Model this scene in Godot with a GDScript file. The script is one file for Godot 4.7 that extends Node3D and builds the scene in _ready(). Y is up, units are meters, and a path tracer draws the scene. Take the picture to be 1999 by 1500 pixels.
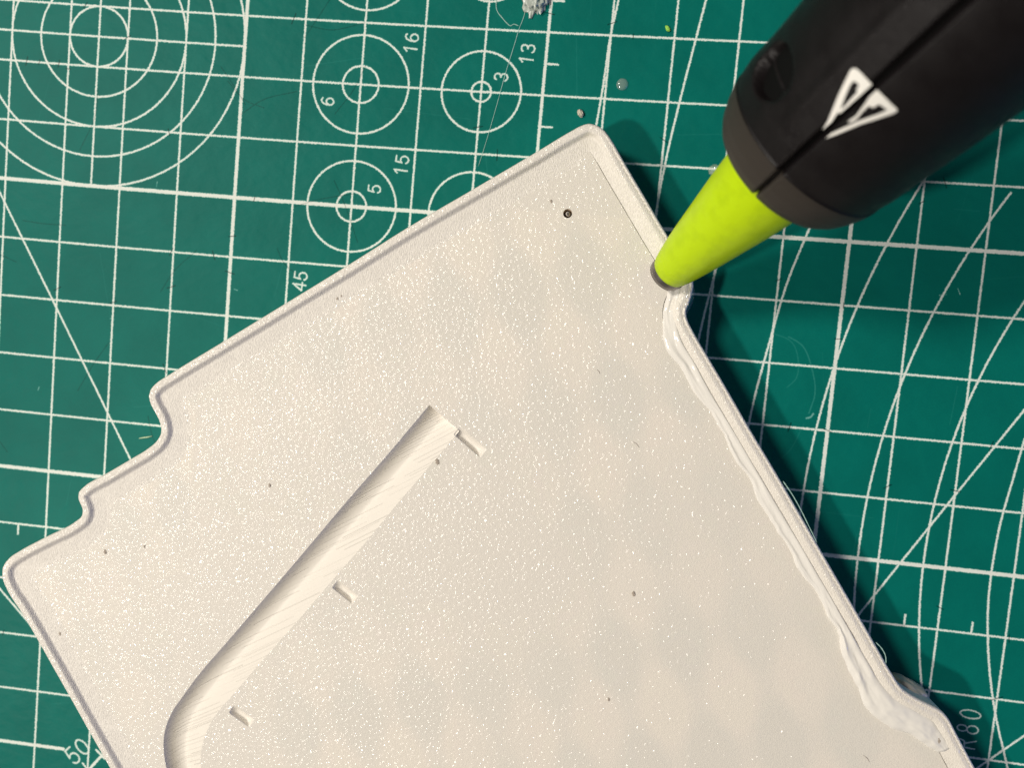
extends Node3D
# A workbench close-up: a white printed tray on a green cutting mat, a hot glue gun running a bead round its rim.
# Shapes are laid out in millimetres on the mat (x right, z towards the viewer, y up) and scaled to metres when committed.

const MM := 0.001
const TOP := 8.85      # rim height above the mat
const FLOOR := 8.0     # tray floor height above the mat
const TEX_W := 2048
const TEX_H := 1536
const TEX_X := -52.0   # mat millimetres at the left edge of the printed sheet
const TEX_Z := -42.0
const PPM := 10.24     # texture pixels per millimetre

var used := {}
var ink := PackedByteArray()
var grain := PackedByteArray()
var rng := RandomNumberGenerator.new()
var M := {}

# ---------------------------------------------------------------- helpers

func numbered(called: String) -> String:
	var n: int = used.get(called, 0)
	used[called] = n + 1
	return called if n == 0 else "%s_%03d" % [called, n]

func tag(o: Node3D, label: String, category := "", group := "") -> void:
	o.set_meta("label", label)
	if category: o.set_meta("category", category)
	if group: o.set_meta("group", group)

func base(called: String, at: Vector3, label: String, category: String, group := "") -> Node3D:
	var o := Node3D.new()
	o.name = numbered(called)
	o.position = at * MM
	add_child(o, true)
	tag(o, label, category, group)
	return o

func commit(called: String, v: PackedVector3Array, n: PackedVector3Array, uv: PackedVector2Array, idx: PackedInt32Array, mat: Material, parent: Node = self) -> MeshInstance3D:
	var a := []
	a.resize(Mesh.ARRAY_MAX)
	var s := PackedVector3Array()
	s.resize(v.size())
	for i in v.size(): s[i] = v[i] * MM
	a[Mesh.ARRAY_VERTEX] = s
	a[Mesh.ARRAY_NORMAL] = n
	a[Mesh.ARRAY_TEX_UV] = uv
	a[Mesh.ARRAY_TEX_UV2] = uv
	a[Mesh.ARRAY_INDEX] = idx
	var m := ArrayMesh.new()
	m.add_surface_from_arrays(Mesh.PRIMITIVE_TRIANGLES, a)
	var o := MeshInstance3D.new()
	o.mesh = m
	o.material_override = mat
	o.name = numbered(called) if parent == self else called
	parent.add_child(o, true)
	return o

# A grid of points (rows of equal length). out_from: "up", or "axis" (away from each row's middle), or "down".
func patch(called: String, rows: Array, mat: Material, parent: Node = self, facing := "up", uv_scale := Vector2(0.1, 0.1), uv_flat := true, uv_turn := 0.0) -> MeshInstance3D:
	var h := rows.size()
	var w: int = rows[0].size()
	var v := PackedVector3Array()
	var n := PackedVector3Array()
	var uv := PackedVector2Array()
	var idx := PackedInt32Array()
	var vote := 0.0
	for j in h:
		var mid := Vector3.ZERO
		for i in w: mid += rows[j][i] / float(w)
		for i in w:
			var p: Vector3 = rows[j][i]
			var du: Vector3 = rows[j][mini(i + 1, w - 1)] - rows[j][maxi(i - 1, 0)]
			var dv: Vector3 = rows[mini(j + 1, h - 1)][i] - rows[maxi(j - 1, 0)][i]
			if facing == "axis" and rows[j][0].distance_to(rows[j][w - 1]) < 1e-4 and (i == 0 or i == w - 1):
				du = rows[j][1] - rows[j][w - 2]
			var c := du.cross(dv)
			c = c.normalized() if c.length() > 1e-9 else Vector3.ZERO
			v.append(p)
			n.append(c)
			uv.append(Vector2(p.x, p.z).rotated(uv_turn) * uv_scale if uv_flat else Vector2(i, j) * uv_scale)
			vote += c.dot(Vector3.UP if facing == "up" else Vector3.DOWN if facing == "down" else (p - mid).normalized())
	if vote < 0.0:
		for i in n.size(): n[i] = -n[i]
	for i in n.size():
		if n[i] == Vector3.ZERO: n[i] = Vector3.UP
	for j in h - 1:
		for i in w - 1:
			var a := j * w + i
			if vote < 0.0: idx.append_array([a, a + 1, a + w, a + 1, a + w + 1, a + w])
			else: idx.append_array([a, a + w, a + 1, a + 1, a + w, a + w + 1])
	return commit(called, v, n, uv, idx, mat, parent)

# A tube along a path, radius by function of place 0..1.
func tube(called: String, path: PackedVector3Array, r0: float, r1: float, mat: Material, parent: Node = self, sides := 8, wobble := 0.0) -> MeshInstance3D:
	var rows := []
	for j in path.size():
		var d := (path[mini(j + 1, path.size() - 1)] - path[maxi(j - 1, 0)]).normalized()
		var s := d.cross(Vector3.UP)
		s = s.normalized() if s.length() > 1e-3 else Vector3.RIGHT
		var q := s.cross(d).normalized()
		var k := float(j) / maxf(1.0, path.size() - 1.0)
		var r := lerpf(r0, r1, k) * (1.0 + wobble * rng.randf_range(-1, 1))
		if j == 0 or j == path.size() - 1: r *= 0.35
		var row := []
		for i in sides + 1:
			var t := TAU * i / sides
			row.append(path[j] + (s * cos(t) + q * sin(t)) * r)
		rows.append(row)
	return patch(called, rows, mat, parent, "axis")

# A lump: a dome on a point, with noise.
func lump(called: String, at: Vector3, size: Vector3, rough: float, freq: float, mat: Material, parent: Node = self, whole := false, turn := 0.0) -> MeshInstance3D:
	var f := FastNoiseLite.new()
	f.seed = int(at.x * 31.0 + at.z * 17.0)
	f.frequency = freq
	var rows := []
	var nv := 22
	var nu := 36
	for j in nv + 1:
		var th := (PI if whole else PI * 0.56) * j / nv
		var row := []
		for i in nu + 1:
			var ph := TAU * (i % nu) / nu
			var d := Vector3(sin(th) * cos(ph), cos(th), sin(th) * sin(ph))
			var k := 1.0 + rough * f.get_noise_3d(d.x, d.y, d.z)
			row.append(at + (d * size * k).rotated(Vector3.UP, turn))
		rows.append(row)
	return patch(called, rows, mat, parent, "axis")

# Smooth curve through uneven points (2D), steps of about `step` mm.
func smooth(p: PackedVector2Array, step: float, closed := false) -> PackedVector2Array:
	var n := p.size()
	var out := PackedVector2Array()
	var tan := PackedVector2Array()
	for i in n:
		var a := p[(i - 1 + n) % n] if closed or i > 0 else p[i]
		var b := p[(i + 1) % n] if closed or i < n - 1 else p[i]
		var la := maxf(p[i].distance_to(a), 1e-6)
		var lb := maxf(p[i].distance_to(b), 1e-6)
		var da := (p[i] - a) / la
		var db := (b - p[i]) / lb
		tan.append((da * lb + db * la) / (la + lb) if (closed or (i > 0 and i < n - 1)) else (db if i == 0 else da))
	for i in (n if closed else n - 1):
		var b := (i + 1) % n
		var l := p[i].distance_to(p[b])
		var k := maxi(1, int(ceil(l / step)))
		for s in k:
			var t := float(s) / k
			out.append(hermite(p[i], tan[i] * l, p[b], tan[b] * l, t))
	if not closed: out.append(p[n - 1])
	return out

func hermite(a: Vector2, ta: Vector2, b: Vector2, tb: Vector2, t: float) -> Vector2:
	var t2 := t * t
	var t3 := t2 * t
	return a * (2 * t3 - 3 * t2 + 1) + ta * (t3 - 2 * t2 + t) + b * (-2 * t3 + 3 * t2) + tb * (t3 - t2)

func even(p: PackedVector2Array, count: int) -> PackedVector2Array:
	var total := 0.0
	for i in p.size() - 1: total += p[i].distance_to(p[i + 1])
	var out := PackedVector2Array()
	var i := 0
	var run := 0.0
	for k in count:
		var want := total * k / (count - 1.0)
		while i < p.size() - 2 and run + p[i].distance_to(p[i + 1]) < want:
			run += p[i].distance_to(p[i + 1])
			i += 1
		out.append(p[i].lerp(p[i + 1], clampf((want - run) / maxf(1e-6, p[i].distance_to(p[i + 1])), 0, 1)))
	return out

func std(albedo: Color, rough: float, spec := 0.5) -> StandardMaterial3D:
	var m := StandardMaterial3D.new()
	m.albedo_color = albedo.linear_to_srgb()
	m.roughness = rough
	m.metallic_specular = spec
	return m

func noise_tex(size: int, freq: float, kind: int, seed_: int, octaves := 3, normal := false, strength := 4.0) -> NoiseTexture2D:
	var f := FastNoiseLite.new()
	f.noise_type = kind
	f.frequency = freq
	f.seed = seed_
	f.fractal_octaves = octaves
	var t := NoiseTexture2D.new()
	t.width = size
	t.height = size
	t.seamless = true
	t.noise = f
	t.as_normal_map = normal
	t.bump_strength = strength
	return t

# ---------------------------------------------------------------- the print on the mat

func warp(u: float, v: float) -> Vector2:   # grid centimetres to mat millimetres: the rubber sheet lies a little stretched
	var a := u - 4.5
	var b := v - 3.0
	var dx := -0.07376 - 0.108607 * a - 0.018881 * b + 0.001654 * a * a - 0.00399 * a * b - 0.001627 * b * b + 0.00217 * a * a * a + 0.000408 * a * a * b - 0.000313 * a * b * b - 0.000577 * b * b * b
	var dz := 0.060513 - 0.016938 * a - 0.027243 * b - 0.002078 * a * a + 0.003881 * a * b - 0.00068 * b * b + 0.000288 * a * a * a + 0.001181 * a * a * b + 0.000163 * a * b * b - 0.000275 * b * b * b
	return Vector2(u * 10.0 + dx, v * 9.903 + dz)

func stroke(p: Vector2, q: Vector2, width: float, strength := 255.0, ragged := 0.9) -> void:
	var a := Vector2((p.x - TEX_X) * PPM, (p.y - TEX_Z) * PPM)
	var b := Vector2((q.x - TEX_X) * PPM, (q.y - TEX_Z) * PPM)
	var hw := width * PPM * 0.5
	var x0 := maxi(0, int(minf(a.x, b.x) - hw - 2))
	var x1 := mini(TEX_W - 1, int(maxf(a.x, b.x) + hw + 2))
	var y0 := maxi(0, int(minf(a.y, b.y) - hw - 2))
	var y1 := mini(TEX_H - 1, int(maxf(a.y, b.y) + hw + 2))
	var d := b - a
	var dd := maxf(d.length_squared(), 1e-9)
	for y in range(y0, y1 + 1):
		for x in range(x0, x1 + 1):
			var r := Vector2(x + 0.5, y + 0.5) - a
			var t := clampf(r.dot(d) / dd, 0.0, 1.0)
			var at := y * TEX_W + x
			var dist := (r - d * t).length() + (grain[at] - 128.0) / 128.0 * ragged
			var c := clampf(hw + 0.5 - dist, 0.0, 1.0) * strength
			if c > ink[at]: ink[at] = int(c)

func line(pts: PackedVector2Array, width: float, strength := 255.0, ragged := 0.9) -> void:
	for i in pts.size() - 1:
		var n := maxi(1, int(ceil(pts[i].distance_to(pts[i + 1]) / 1.5)))
		for k in n:
			stroke(pts[i].lerp(pts[i + 1], float(k) / n), pts[i].lerp(pts[i + 1], (k + 1.0) / n), width, strength, ragged)

func ruled(u0: float, v0: float, u1: float, v1: float, width: float) -> void:
	var pts := PackedVector2Array()
	var n := maxi(2, int(Vector2(u1 - u0, v1 - v0).length() * 2.0))
	for k in n + 1: pts.append(warp(lerpf(u0, u1, float(k) / n), lerpf(v0, v1, float(k) / n)))
	line(pts, width)

func ring(u: float, v: float, r: float, width: float) -> void:
	var pts := PackedVector2Array()
	for k in 73: pts.append(warp(u + r * cos(TAU * k / 72), v + r * sin(TAU * k / 72)))
	line(pts, width)

func glyph(c: String) -> Array:   # strokes in a box 0.6 wide and 1 high, y up
	match c:
		"0": return [arc(0.3, 0.5, 0.28, 0.48, 0, 360)]
		"1": return [[Vector2(0.08, 0.76), Vector2(0.3, 1.0), Vector2(0.3, 0.0)]]
		"3": return [arc(0.28, 0.745, 0.24, 0.24, 155, -90) + arc(0.28, 0.255, 0.27, 0.265, 90, -155)]
		"4": return [[Vector2(0.44, 0.0), Vector2(0.44, 1.0), Vector2(0.02, 0.3), Vector2(0.6, 0.3)]]
		"5": return [[Vector2(0.53, 0.98), Vector2(0.13, 0.98), Vector2(0.06, 0.5)] + arc(0.29, 0.32, 0.27, 0.31, 140, -155)]
		"6": return [arc(0.31, 0.31, 0.26, 0.29, 0, 360), arc(0.36, 0.45, 0.31, 0.54, 60, 205)]
		"8": return [arc(0.3, 0.75, 0.21, 0.23, 0, 360), arc(0.3, 0.26, 0.27, 0.26, 0, 360)]
		"R": return [[Vector2(0.04, 0), Vector2(0.04, 0.98), Vector2(0.32, 0.98)] + arc(0.32, 0.74, 0.23, 0.24, 90, -90) + [Vector2(0.04, 0.5)], [Vector2(0.32, 0.5), Vector2(0.58, 0)]]
	return []

func arc(cx: float, cy: float, rx: float, ry: float, a0: float, a1: float) -> Array:
	var out := []
	for k in 17:
		var t := deg_to_rad(lerpf(a0, a1, k / 16.0))
		out.append(Vector2(cx + rx * cos(t), cy + ry * sin(t)))
	return out

func lettering(text: String, centre: Vector2, size: float, degrees: float, width: float, squeeze := 1.0, advance := 0.8) -> void:
	var right := Vector2.RIGHT.rotated(deg_to_rad(degrees))
	var up := Vector2(right.y, -right.x)
	var total := (text.length() - 1) * advance + 0.6
	for i in text.length():
		for s in glyph(text[i]):
			var pts := PackedVector2Array()
			for g in s:
				var q: Vector2 = g
				pts.append(centre + right * (q.x + i * advance - total / 2.0) * size * squeeze + up * (q.y - 0.5) * size)
			line(pts, width, 245.0, 0.7)

func build_print() -> ImageTexture:
	var f := FastNoiseLite.new()
	f.noise_type = FastNoiseLite.TYPE_SIMPLEX
	f.frequency = 0.33
	f.seed = 4
	f.fractal_octaves = 2
	grain = f.get_image(TEX_W, TEX_H).get_data()
	ink.resize(TEX_W * TEX_H)
	var thin := 0.36
	for u in range(-6, 15):
		ruled(u, -5, u, 11, 0.62 if u == 0 or u == 10 else 0.52 if u == 5 else thin)
	for v in range(-5, 10):
		ruled(-6, v, 15, v, 0.66 if v == 0 or v == 5 else thin)
	ruled(-6, 10, -2.47, 10, 0.62)
	ruled(-2.5, -5, -2.5, 0, thin)
	ruled(-5, -2.5, 0, -2.5, thin)
	for k in 5: ring(-2.5, -2.5, 0.5 + 0.5 * k, thin)
	for c in [[2, -4, 0.8], [2, -2, 0.8], [2, -2, 0.3], [2, 0, 0.75], [2, 0, 0.25], [4, -4, 0.56], [4, -2, 0.65], [4, -2, 0.16], [4, 0, 0.7], [4, 0, 0.2]]:
		ring(c[0], c[1], c[2], thin)
	for v in [-3.5, -2.5, -1.5]: ruled(5, v, 5.2, v, thin)
	for u in [10.5, 11.5, 12.5, 13.5]: ruled(u, 6, u, 5.82, thin)
	ruled(-3.5, 6, -3.5, 6.18, thin)
	# protractor arcs, rays and the long diagonals
	line(smooth([Vector2(60.9, -42), Vector2(60.61, -35.01), Vector2(59.92, -29.6), Vector2(59.5, -22), Vector2(58.97, -15.59), Vector2(57.6, -4)], 1.5), thin)
	line(smooth([Vector2(75.3, -42), Vector2(74.16, -35.68), Vector2(73.19, -29.61), Vector2(71.63, -19.73), Vector2(70.5, -11.5), Vector2(69.65, -2.38), Vector2(69.2, 6)], 1.5), thin)
	line(smooth([Vector2(84, -16), Vector2(81.6, -4), Vector2(79.9, 5.75), Vector2(79.2, 10.33), Vector2(78.34, 16.79), Vector2(77.5, 27)], 1.5), thin)
	line(smooth([Vector2(98.6, -17), Vector2(93.47, -1.41), Vector2(91.29, 6.13), Vector2(89.2, 17.5), Vector2(87.9, 26), Vector2(87.0, 36)], 1.5), thin)
	for a in [[225.71, 45.82, 128.75, 176, 212], [219.88, 49.03, 113.28, 172, 211], [211.8, 49.55, 95.14, 166, 209]]:
		var pts := PackedVector2Array()
		for k in 60:
			var t := deg_to_rad(lerpf(a[3], a[4], k / 59.0))
			pts.append(Vector2(a[0] + a[2] * cos(t), a[1] + a[2] * sin(t)))
		line(pts, thin)
	line(smooth([Vector2(134.6, 10), Vector2(131.3, 18.5), Vector2(129.6, 26.68), Vector2(128.3, 35.2), Vector2(127.45, 41), Vector2(127.05, 47), Vector2(127.15, 55.07), Vector2(127.8, 60.7), Vector2(128.77, 65.99), Vector2(130.4, 72.4), Vector2(132.3, 78), Vector2(135, 86)], 1.5), thin)
	line([Vector2(139, 6.5), Vector2(128.88, 23.4), Vector2(117, 43.1), Vector2(107.88, 58.4), Vector2(100, 71.5)], thin)
	line([Vector2(146, 64.5), Vector2(135.11, 74.87), Vector2(128.84, 80.95), Vector2(121, 88.5)], thin)
	line([Vector2(-52, -16.2), Vector2(-41.42, 2.2), Vector2(-30.2, 20.9), Vector2(-15.3, 45.9), Vector2(-6, 61)], thin)
	line([Vector2(-52, 57.5), Vector2(-38.02, 71.3), Vector2(-30, 79)], thin)
	# numerals
	lettering("16", Vector2(28.08, -26.62), 2.15, -86, 0.3)
	lettering("3", Vector2(43.09, -22.12), 2.1, -86, 0.3)
	lettering("13", Vector2(46.97, -25.96), 2.15, -86, 0.3)
	lettering("6", Vector2(14.95, -16.54), 2.1, -86, 0.3)
	lettering("15", Vector2(28.03, -7.13), 2.15, -86, 0.3)
	lettering("5", Vector2(23.83, -2.95), 2.1, -86, 0.3)
	lettering("45", Vector2(12.42, 13.06), 2.2, -86, 0.31)
	lettering("50", Vector2(-22.0, 98.9), 3.1, -48, 0.34)
	lettering("R80", Vector2(126.4, 75.0), 3.3, -86, 0.27, 0.72, 1.02)
	line([Vector2(-20.9, 103.6), Vector2(-17.4, 99.0)], 0.5)
	line([Vector2(-18.5, 98.2), Vector2(-16.9, 99.5)], 0.42)
	line([Vector2(-20.9, 100.9), Vector2(-20.0, 101.9)], 0.34)
	# wear: faint cuts and scuffs
	rng.seed = 11
	for k in 90:
		var p := Vector2(rng.randf_range(-50, 146), rng.randf_range(-40, 106))
		var d := Vector2.from_angle(rng.randf_range(-0.25, 0.25) + (PI / 2 if k % 3 else 0.0))
		line([p, p + d * rng.randf_range(2, 16)], 0.09, rng.randf_range(8, 30), 0.2)
	for k in 10:
		var p := Vector2(rng.randf_range(-45, 140), rng.randf_range(-38, 60))
		line([p, p + Vector2.from_angle(rng.randf_range(0, TAU)) * rng.randf_range(0.4, 1.1)], 0.1, 190, 0.5)
	line(smooth([Vector2(89.5, 15.0), Vector2(92.76, 16.19), Vector2(94.1, 19.09), Vector2(94.0, 22.0), Vector2(92.8, 23.4)], 0.6), 0.16, 34, 0.6)
	line(smooth([Vector2(92.2, 15.4), Vector2(94.2, 16.4), Vector2(96.3, 20.1), Vector2(97.2, 24.1), Vector2(96.6, 27.2)], 0.6), 0.2, 44, 0.6)
	line(smooth([Vector2(96.0, 29.0), Vector2(94.2, 33.5), Vector2(90.5, 37.0)], 0.6), 0.14, 24, 0.6)
	line(smooth([Vector2(97.3, 27.2), Vector2(96.9, 27.8), Vector2(96.3, 28.0)], 0.3), 0.3, 120, 0.6)
	# dark nicks through the print where a knife crossed it
	var nick := PackedByteArray()
	nick.resize(TEX_W * TEX_H)
	var keep := ink
	ink = nick
	for k in 110:
		var u := rng.randi_range(-5, 14)
		var p := warp(u, rng.randf_range(-4, 10)) if k % 2 else warp(rng.randf_range(-5, 14), rng.randi_range(-4, 9))
		var d := (Vector2.RIGHT if k % 2 else Vector2.DOWN).rotated(rng.randf_range(-0.6, 0.6)) * rng.randf_range(0.4, 0.9)
		line([p - d, p + d], 0.08, 200, 0.3)
	for k in 16:
		var p := Vector2(rng.randf_range(-45, 25), rng.randf_range(-30, 40))
		var d := Vector2.from_angle(rng.randf_range(0, TAU))
		line(smooth([p, p + d * 4 + d.orthogonal() * rng.randf_range(-1, 1), p + d * rng.randf_range(6, 11)], 0.8), 0.1, 70, 0.4)
	nick = ink
	ink = keep
	# colour
	var soft := FastNoiseLite.new()
	soft.noise_type = FastNoiseLite.TYPE_SIMPLEX
	soft.frequency = 0.006
	soft.fractal_octaves = 4
	soft.seed = 9
	var cloud := soft.get_image(TEX_W, TEX_H).get_data()
	var rgb := PackedByteArray()
	rgb.resize(TEX_W * TEX_H * 3)
	var lut := PackedByteArray()
	for i in 256:
		var c := Color(0.0005, 0.136, 0.110) * lerpf(0.84, 1.16, i / 255.0)
		c = c.linear_to_srgb()
		lut.append_array([c.r8, c.g8, c.b8])
	var w := Color(0.74, 0.77, 0.71).linear_to_srgb()
	var wr := w.r8
	var wg := w.g8
	var wb := w.b8
	var o := 0
	for i in TEX_W * TEX_H:
		var g := ((grain[i] + cloud[i]) >> 1) * 3
		var k := ink[i]
		var dark := 256 - nick[i]
		if k == 0 and dark == 256:
			rgb[o] = lut[g]
			rgb[o + 1] = lut[g + 1]
			rgb[o + 2] = lut[g + 2]
		else:
			rgb[o] = ((lut[g] * (255 - k) + wr * k) >> 8) * dark >> 8
			rgb[o + 1] = ((lut[g + 1] * (255 - k) + wg * k) >> 8) * dark >> 8
			rgb[o + 2] = ((lut[g + 2] * (255 - k) + wb * k) >> 8) * dark >> 8
		o += 3
	return ImageTexture.create_from_image(Image.create_from_data(TEX_W, TEX_H, false, Image.FORMAT_RGB8, rgb))

func build_mat() -> void:
	var m := std(Color.WHITE, 0.5, 0.21)
	m.albedo_texture = build_print()
	m.heightmap_enabled = true
	m.heightmap_scale = 0.006
	m.heightmap_texture = noise_tex(1024, 0.045, FastNoiseLite.TYPE_SIMPLEX, 21, 4)
	# one rounded sheet: top with the print, bevelled edge
	var x0 := -252.0
	var x1 := 348.0
	var z0 := -192.0
	var z1 := 258.0
	var outline := PackedVector2Array()
	for c in [[x1 - 8, z1 - 8, 0.0], [x0 + 8, z1 - 8, 90.0], [x0 + 8, z0 + 8, 180.0], [x1 - 8, z0 + 8, 270.0]]:
		for k in 9:
			var t := deg_to_rad(c[2] + k * 11.25)
			outline.append(Vector2(c[0] + 8 * cos(t), c[1] + 8 * sin(t)))
	var rows := []
	for lv in [[0.0, 0.0], [0.35, -0.35], [0.35, -3.0]]:
		var row := []
		for k in outline.size() + 1:
			var p := outline[k % outline.size()]
			var away := (p - Vector2((x0 + x1) / 2, (z0 + z1) / 2)).normalized() * float(lv[0])
			row.append(Vector3(p.x + away.x, lv[1], p.y + away.y))
		rows.append(row)
	var mat_root := base("cutting_mat", Vector3.ZERO, "green cutting mat printed with a white grid, circles, arcs and numbers", "cutting mat")
	var v := PackedVector3Array()
	var n := PackedVector3Array()
	var uv := PackedVector2Array()
	for p in outline:
		v.append(Vector3(p.x, 0, p.y))
		n.append(Vector3.UP)
		uv.append(Vector2((p.x - TEX_X) / 200.0, (p.y - TEX_Z) / 150.0))
	commit("printed_surface", v, n, uv, Geometry2D.triangulate_polygon(outline), m, mat_root)
	patch("edge", rows, std(Color(0.004, 0.08, 0.05), 0.6), mat_root, "axis")
	var t := MeshInstance3D.new()
	var b := BoxMesh.new()
	b.size = Vector3(1.4, 0.03, 1.0)
	t.mesh = b
	t.position = Vector3(0.05, -0.0182, 0.03)
	t.material_override = std(Color(0.3, 0.22, 0.15), 0.5)
	t.name = "table_top"
	t.set_meta("kind", "structure")
	add_child(t)

# ---------------------------------------------------------------- the tray

var outline := PackedVector2Array()
var right_share := PackedFloat32Array()   # 0 on coved edges, 1 on the edges with a plain sloping inner wall

func tray_outline() -> void:
	var left: PackedVector2Array = [Vector2(51.44, 180.91), Vector2(20, 136.7), Vector2(3.5, 113.5), Vector2(-10.43, 93.98), Vector2(-19.62, 80.57), Vector2(-26.78, 70.35), Vector2(-28.94, 67.6), Vector2(-30.0, 65.46), Vector2(-30.04, 63.59), Vector2(-28.98, 61.95), Vector2(-27.45, 60.76), Vector2(-23.03, 57.91)]
	var steps: PackedVector2Array = [Vector2(-18.06, 54.77), Vector2(-17.16, 53.9), Vector2(-16.95, 52.9), Vector2(-17.35, 51.95), Vector2(-17.84, 50.92), Vector2(-17.8, 50.0), Vector2(-17.07, 49.1), Vector2(-13.59, 46.67), Vector2(-9.4, 43.77), Vector2(-6.63, 41.77), Vector2(-5.35, 40.5), Vector2(-4.68, 39.05), Vector2(-4.88, 37.77), Vector2(-5.6, 36.37), Vector2(-6.53, 35.0), Vector2(-7.03, 33.67), Vector2(-6.78, 32.35), Vector2(-5.83, 31.21), Vector2(-4.23, 30.01)]
	var upper: PackedVector2Array = [Vector2(4.71, 23.7), Vector2(14.02, 17.12), Vector2(23.3, 10.56), Vector2(32.23, 4.09), Vector2(41.53, -2.2), Vector2(50.66, -8.41), Vector2(55.65, -11.86), Vector2(56.85, -12.6), Vector2(57.95, -12.97), Vector2(58.94, -12.81), Vector2(59.96, -12.35), Vector2(60.78, -11.59)]
	var right: PackedVector2Array = [Vector2(61.62, -10.54), Vector2(63.7, -7.57), Vector2(67.15, -2.76), Vector2(70.49, 1.9), Vector2(73.16, 5.51), Vector2(74.8, 7.77), Vector2(75.29, 9.0), Vector2(75.3, 10.5), Vector2(75.0, 12.03), Vector2(74.72, 12.88), Vector2(74.72, 13.63), Vector2(75.04, 14.58), Vector2(75.83, 15.87), Vector2(78.6, 19.8), Vector2(81.9, 24.4), Vector2(85.4, 29.4), Vector2(89.68, 35.3)]
	var lower: PackedVector2Array = [Vector2(94.03, 41.45), Vector2(98.07, 47.2), Vector2(101.18, 51.6), Vector2(104.29, 56.0), Vector2(107.43, 60.5), Vector2(109.7, 63.75), Vector2(111.56, 65.9), Vector2(113.42, 66.9), Vector2(115.53, 67.72), Vector2(117.35, 68.5), Vector2(118.48, 69.6), Vector2(119.56, 71.23), Vector2(122.57, 75.8), Vector2(131, 88.0), Vector2(139.77, 100.43), Vector2(110, 121.5), Vector2(80, 142)]
	var all := PackedVector2Array()
	for part in [left, steps, upper, right, lower]: all.append_array(part)
	var mid := Vector2(59.56, 19.2)
	for i in all.size(): all[i] = mid + (all[i] - mid) * 1.01
	outline = smooth(all, 0.6, true)
	var corner := Vector2(58.6, -12.9)
	for p in outline:
		var on_right := p.x > 56.0 and p.y > -13.1 and p.x > 57.0 + (p.y + 13.0) * 0.45
		right_share.append(smoothstep(1.5, 6.0, p.distance_to(corner)) if on_right else 0.0)

func rim_height(d: float, share: float) -> float:
	var e := 0.45
	if d < e: return TOP - e + sqrt(maxf(0.0, e * e - (e - d) * (e - d)))
	# coved edge: flat lip, short steep drop, long hollow curve
	var a := TOP
	if d > 1.1 and d < 1.9: a = lerpf(TOP, FLOOR + 0.2, smoothstep(1.1, 1.9, d))
	elif d >= 1.9: a = FLOOR + 0.2 * pow(maxf(0.0, 4.9 - d) / 3.0, 1.6)
	# plain edge: gently rounded lip, straight slope, sharp foot
	var b := TOP - 0.28 * pow(maxf(0.0, 1.25 - d), 2.0)
	if d > 1.25: b = maxf(FLOOR - 0.5, TOP - (d - 1.25) * 0.5 + 0.04 * smoothstep(1.25, 1.6, d))
	return lerpf(a, b, share)

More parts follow.
